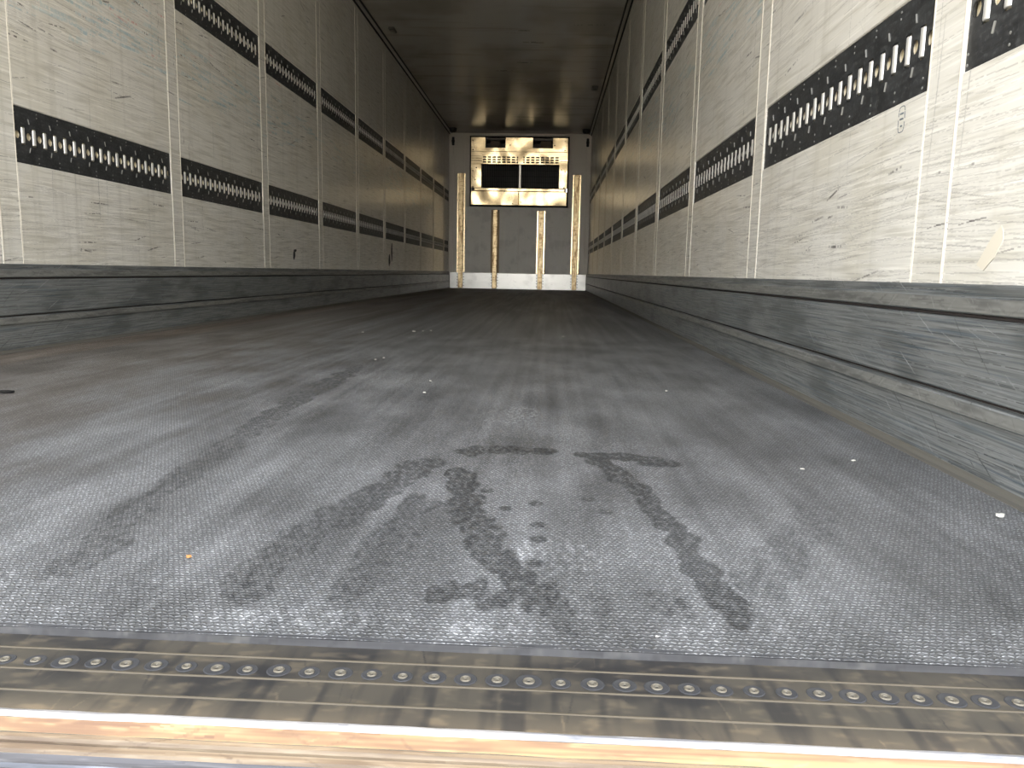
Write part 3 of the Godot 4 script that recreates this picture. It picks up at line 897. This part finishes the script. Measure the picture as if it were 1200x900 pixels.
# ---------------------------------------------------------------- things on the bulkhead
func build_cooler_cover() -> void:
	var t := thing("cooling_unit_cover", "bright metal cover of the cooling unit with two vents and black grille, high on bulkhead", "cooling unit", Vector3(-0.006, 1.43, BACK))
	t.rotation.x = 0.055
	var h := 1.18
	var hw := 0.855
	# black gasket frame
	var g := begin()
	box(g, Vector3(-hw, 0, -0.03), Vector3(hw, 0.022, 0.075), 0.004)
	box(g, Vector3(-hw, h - 0.022, -0.05), Vector3(hw, h, 0.075), 0.004)
	box(g, Vector3(-hw, 0, -0.05), Vector3(-hw + 0.022, h, 0.075), 0.004)
	box(g, Vector3(hw - 0.022, 0, -0.05), Vector3(hw, h, 0.075), 0.004)
	put("gasket", g.commit(), M.black_rubber, t)
	var cs := begin()                                  # the unit's casing, half a metre deep behind the bulkhead
	var cw := 0.80
	box(cs, Vector3(-cw, 0.06, -0.56), Vector3(cw, 1.12, -0.54))
	box(cs, Vector3(-cw - 0.02, 0.04, -0.56), Vector3(-cw, 1.14, 0.0))
	box(cs, Vector3(cw, 0.04, -0.56), Vector3(cw + 0.02, 1.14, 0.0))
	box(cs, Vector3(-cw, 0.04, -0.56), Vector3(cw, 0.06, 0.0))
	box(cs, Vector3(-cw, 1.12, -0.56), Vector3(cw, 1.14, 0.0))
	put("casing", cs.commit(), M.casing, t)
	var z0 := 0.0
	var z1 := 0.085
	uv_scale = Vector2(0.34, 0.34)
	var iw := hw - 0.023
	# upper panel with two fan openings (x from measured edges)
	var holes := [[-0.585, -0.24], [0.23, 0.572]]
	var u := begin()
	box(u, Vector3(-iw, 0.925, z0), Vector3(iw, 0.985, z1), 0.002)
	box(u, Vector3(-iw, 0.985, z0), Vector3(holes[0][0], h - 0.024, z1), 0.002)
	box(u, Vector3(holes[0][1], 0.985, z0), Vector3(holes[1][0], h - 0.024, z1), 0.002)
	box(u, Vector3(holes[1][1], 0.985, z0), Vector3(iw, h - 0.024, z1), 0.002)
	put("upper_panel", u.commit(), M.cover, t)
	for q in holes:
		var v := put("vent_duct", solid(Vector3(q[0] + 0.02 + (0.11 if q[0] > 0 else 0.05), 0.99, -0.5), Vector3(q[0] + 0.20 + (0.11 if q[0] > 0 else 0.03), h - 0.065, -0.09), 0.003), M.duct, t)
	# slotted middle panel
	var mid := begin()
	var ys := [0.715, 0.735, 0.760, 0.776, 0.801, 0.817, 0.842, 0.919]
	for i in 4: box(mid, Vector3(-iw, ys[i * 2], z0), Vector3(iw, ys[i * 2 + 1], z1), 0.001)
	box(mid, Vector3(-iw, 0.73, z0), Vector3(-0.64, 0.85, z1), 0.001)
	box(mid, Vector3(0.69, 0.73, z0), Vector3(iw, 0.85, z1), 0.001)
	var cell := 1.33 / 16.0
	for i in 17:
		var x := -0.64 + cell * i
		var half := 0.014 if i != 8 else 0.045
		box(mid, Vector3(x - half, 0.73, z0), Vector3(x + half, 0.85, z1 - 0.0005), 0.001)
	put("slotted_panel", mid.commit(), M.cover, t)
	# grille cheeks, grille, centre bar
	for s in [[-iw, -0.652], [0.692, iw]]:
		put("side_cheek", solid(Vector3(s[0], 0.317, z0), Vector3(s[1], 0.713, z1), 0.002), M.cover, t)
	var gr := begin()
	for i in 56:                                       # upright fins with the casing's depth behind them
		var x := -0.64 + 1.32 * i / 55.0
		box(gr, Vector3(x - 0.003, 0.318, -0.03), Vector3(x + 0.003, 0.712, 0.062))
	for y in [0.33, 0.42, 0.52, 0.62, 0.70]: box(gr, Vector3(-0.65, y - 0.003, -0.032), Vector3(0.69, y + 0.003, -0.026))
	put("grille", gr.commit(), M.grille, t)
	put("centre_bar", solid(Vector3(-0.002, 0.31, 0.05), Vector3(0.036, 0.72, 0.088), 0.003), M.aluminium, t)
	# ledge and lower panel, bowed a little outwards
	put("ledge", solid(Vector3(-iw + 0.06, 0.262, z0), Vector3(iw - 0.04, 0.312, z1 + 0.03), 0.006), M.cover, t)
	var lo := begin()
	box(lo, Vector3(-iw, 0.024, z0), Vector3(0.0, 0.260, z1 + 0.02), 0.006)
	box(lo, Vector3(0.003, 0.024, z0), Vector3(iw, 0.260, z1 + 0.02), 0.006)
	put("lower_panel", lo.commit(), M.cover, t)
	uv_scale = Vector2.ONE
	var sc := begin()
	lathe(sc, [Vector2(0.011, 0.0), Vector2(0.010, 0.005), Vector2(0.0, 0.007)], 10, Transform3D(Basis(Vector3.RIGHT, PI / 2), Vector3.ZERO))
	var sm := sc.commit()
	for p in [[-0.80, 1.10], [0.78, 1.10], [-0.80, 0.95], [0.78, 0.95], [-0.80, 0.60], [-0.74, 0.65], [0.73, 0.63], [0.79, 0.60], [-0.76, 0.45], [-0.80, 0.33], [0.78, 0.33], [-0.1, 0.05], [0.04, 0.08], [-0.16, 1.03], [0.6, 1.03], [0.0, 0.22]]:
		var o := put("screw", sm, M.screw_dark, t)
		o.position = Vector3(p[0], p[1], z1 if p[1] > 0.3 else z1 + 0.02)

func build_posts() -> void:
	var specs := [[-1.017, 1.992, "outer left"], [-0.411, 1.377, "inner left"], [0.394, 1.37, "inner right"], [1.0, 1.99, "outer right"]]
	var notes := ["tall bright worn metal scuff post at the left of the bulkhead", "short dull metal scuff post below the cooling unit's left vent", "short bright metal scuff post below the cooling unit's right vent", "tall bright worn metal scuff post at the right of the bulkhead"]
	for i in 4:
		var x: float = specs[i][0]
		var top: float = specs[i][1]
		var t := thing("scuff_post", notes[i], "post", Vector3(x, 0, BACK), "upright scuff posts on the bulkhead")
		uv_scale = Vector2(4.0, 0.9)
		uv_zero = Vector2(i * 0.21, 0.37 * i)
		put("channel", solid(Vector3(-0.043, 0.004, 0.0), Vector3(0.043, top, 0.045), 0.008), M.post, t)
		uv_scale = Vector2.ONE
		uv_zero = Vector2.ZERO
		for s in [-1.0, 1.0]:
			put("flange", solid(Vector3(minf(s * 0.044, s * 0.074), 0.28, 0.0), Vector3(maxf(s * 0.044, s * 0.074), top - 0.002, 0.012), 0.003), M.post_dull if i == 1 else M.post_edge, t)
		var sc := begin()
		lathe(sc, [Vector2(0.008, 0.0), Vector2(0.007, 0.004), Vector2(0.0, 0.006)], 8, Transform3D(Basis(Vector3.RIGHT, PI / 2), Vector3.ZERO))
		var sm := sc.commit()
		for s in [-1.0, 1.0]:
			for k in 5:
				var o := put("rivet", sm, M.screw_dark, t)
				o.position = Vector3(s * 0.056, 0.05 + 0.05 * k, 0.022)

func build_fittings() -> void:
	for s in [-1.0, 1.0]:
		var word := "left" if s < 0 else "right"
		var l := thing("black_latch", "small black upright latch in the upper %s corner of the bulkhead" % word, "latch", Vector3(s * 1.165, 2.46, BACK))
		put("body", solid(Vector3(-0.022, 0.0, 0.0), Vector3(0.022, 0.14, 0.03), 0.008), M.black_rubber, l)
		put("lip", solid(Vector3(-0.027, 0.05, 0.0), Vector3(0.027, 0.09, 0.038), 0.006), M.black_rubber, l)
		var c := thing("rubber_stopper", "round black cap on the ceiling in the far %s corner" % word, "stopper", Vector3(s * 1.115, TALL, -12.86))
		var st := begin()
		lathe(st, [Vector2(0.0, -0.07), Vector2(0.045, -0.066), Vector2(0.06, -0.05), Vector2(0.066, 0.0)], 16, Transform3D(Basis.IDENTITY, Vector3.ZERO))
		put("dome", st.commit(), M.black_rubber, c)
	var f := thing("ceiling_fitting", "small grey rectangular fitting on the ceiling near the left wall", "ceiling fitting", Vector3(-1.062, TALL, -7.56))
	put("plate", solid(Vector3(-0.03, -0.022, -0.075), Vector3(0.03, 0.0, 0.075), 0.006), M.fitting, f)
	put("lens", solid(Vector3(-0.02, -0.030, -0.045), Vector3(0.02, -0.021, 0.045), 0.004), M.lens, f)
	var g := thing("ceiling_fitting", "small dark fitting on the ceiling near the right wall", "ceiling fitting", Vector3(1.086, TALL, -9.94))
	put("plate", solid(Vector3(-0.04, -0.02, -0.09), Vector3(0.04, 0.0, 0.09), 0.006), M.fitting, g)
	put("lens", solid(Vector3(-0.024, -0.03, -0.05), Vector3(0.024, -0.019, 0.05), 0.004), M.fitting, g)

func flake(size: Vector3, sd: int) -> ArrayMesh:
	# a torn, slightly curled scrap with thickness
	rng.seed = sd
	var st := begin()
	var n := 9
	var rim := []
	for k in n:
		var a := TAU * k / n
		var r := rng.randf_range(0.6, 1.0)
		rim.append(Vector3(cos(a) * r * size.x, rng.randf_range(0.0, 0.5) * size.y, sin(a) * r * size.z))
	var up := Vector3(0, size.y, 0)
	for k in n:
		var a: Vector3 = rim[k]
		var b: Vector3 = rim[(k + 1) % n]
		tri(st, up * 1.2, a + up, b + up, Vector3.UP)
		tri(st, Vector3.ZERO, a, b, Vector3.DOWN)
		quad(st, a, b, b + up, a + up, ((a + b) * Vector3(1, 0, 1)).normalized())
	return st.commit()

func build_crumbs() -> void:
	var b := put("black_scrap", flake(Vector3(0.028, 0.004, 0.010), 1), M.black_bit)
	b.position = Vector3(-0.674, 0.001, -1.212)
	tag(b, "black rubber scrap on the floor towards the left kick plate", "scrap")
	var o := put("orange_chip", flake(Vector3(0.0035, 0.002, 0.0025), 2), M.orange_bit)
	o.position = Vector3(0.206, 0.001, -0.266)
	tag(o, "tiny orange chip on the grey floor near the doorway", "chip")
	var r := put("white_chip", flake(Vector3(0.007, 0.003, 0.005), 3), M.white_bit)
	r.position = Vector3(1.150, 0.001, -0.503)
	tag(r, "white chip on the floor against the right kick plate", "chip")
	var trio := "tiny white crumb, one of a close trio far up the floor left of the middle"
	var pair := "tiny white crumb, one of a pair lying together halfway up the floor"
	var spots := [[-0.015, -3.335, trio], [-0.087, -3.257, trio], [-0.05, -3.30, trio], [0.014, -2.1, pair], [-0.003, -2.045, pair],
		[-0.31, -3.135, "tiny white crumb alone, far up the floor towards the left kick plate"], [1.076, -0.788, "tiny white crumb near the right kick plate"],
		[0.878, -1.51, "tiny white crumb on the right half of the floor beyond the drag marks"], [0.252, -1.583, "tiny white crumb left of the pale scuff on the floor, farther one"],
		[0.269, -1.376, "tiny white crumb left of the pale scuff on the floor, nearer one"], [0.971, -0.72, "tiny white crumb right of the curved drag marks"],
		[0.665, -0.133, "tiny white crumb at the front lip of the floor, right of the middle"], [0.64, -3.16, "tiny white crumb far up the floor below the right inner post"]]
	for i in spots.size():
		var c := put("white_crumb", flake(Vector3(1, 0.35, 0.7) * rng.randf_range(0.0013, 0.0026) * (1.0 - spots[i][1] * 0.8), 10 + i), M.white_bit)
		c.position = Vector3(spots[i][0], 0.001, spots[i][1])
		tag(c, spots[i][2], "crumb", "white crumbs on the floor")
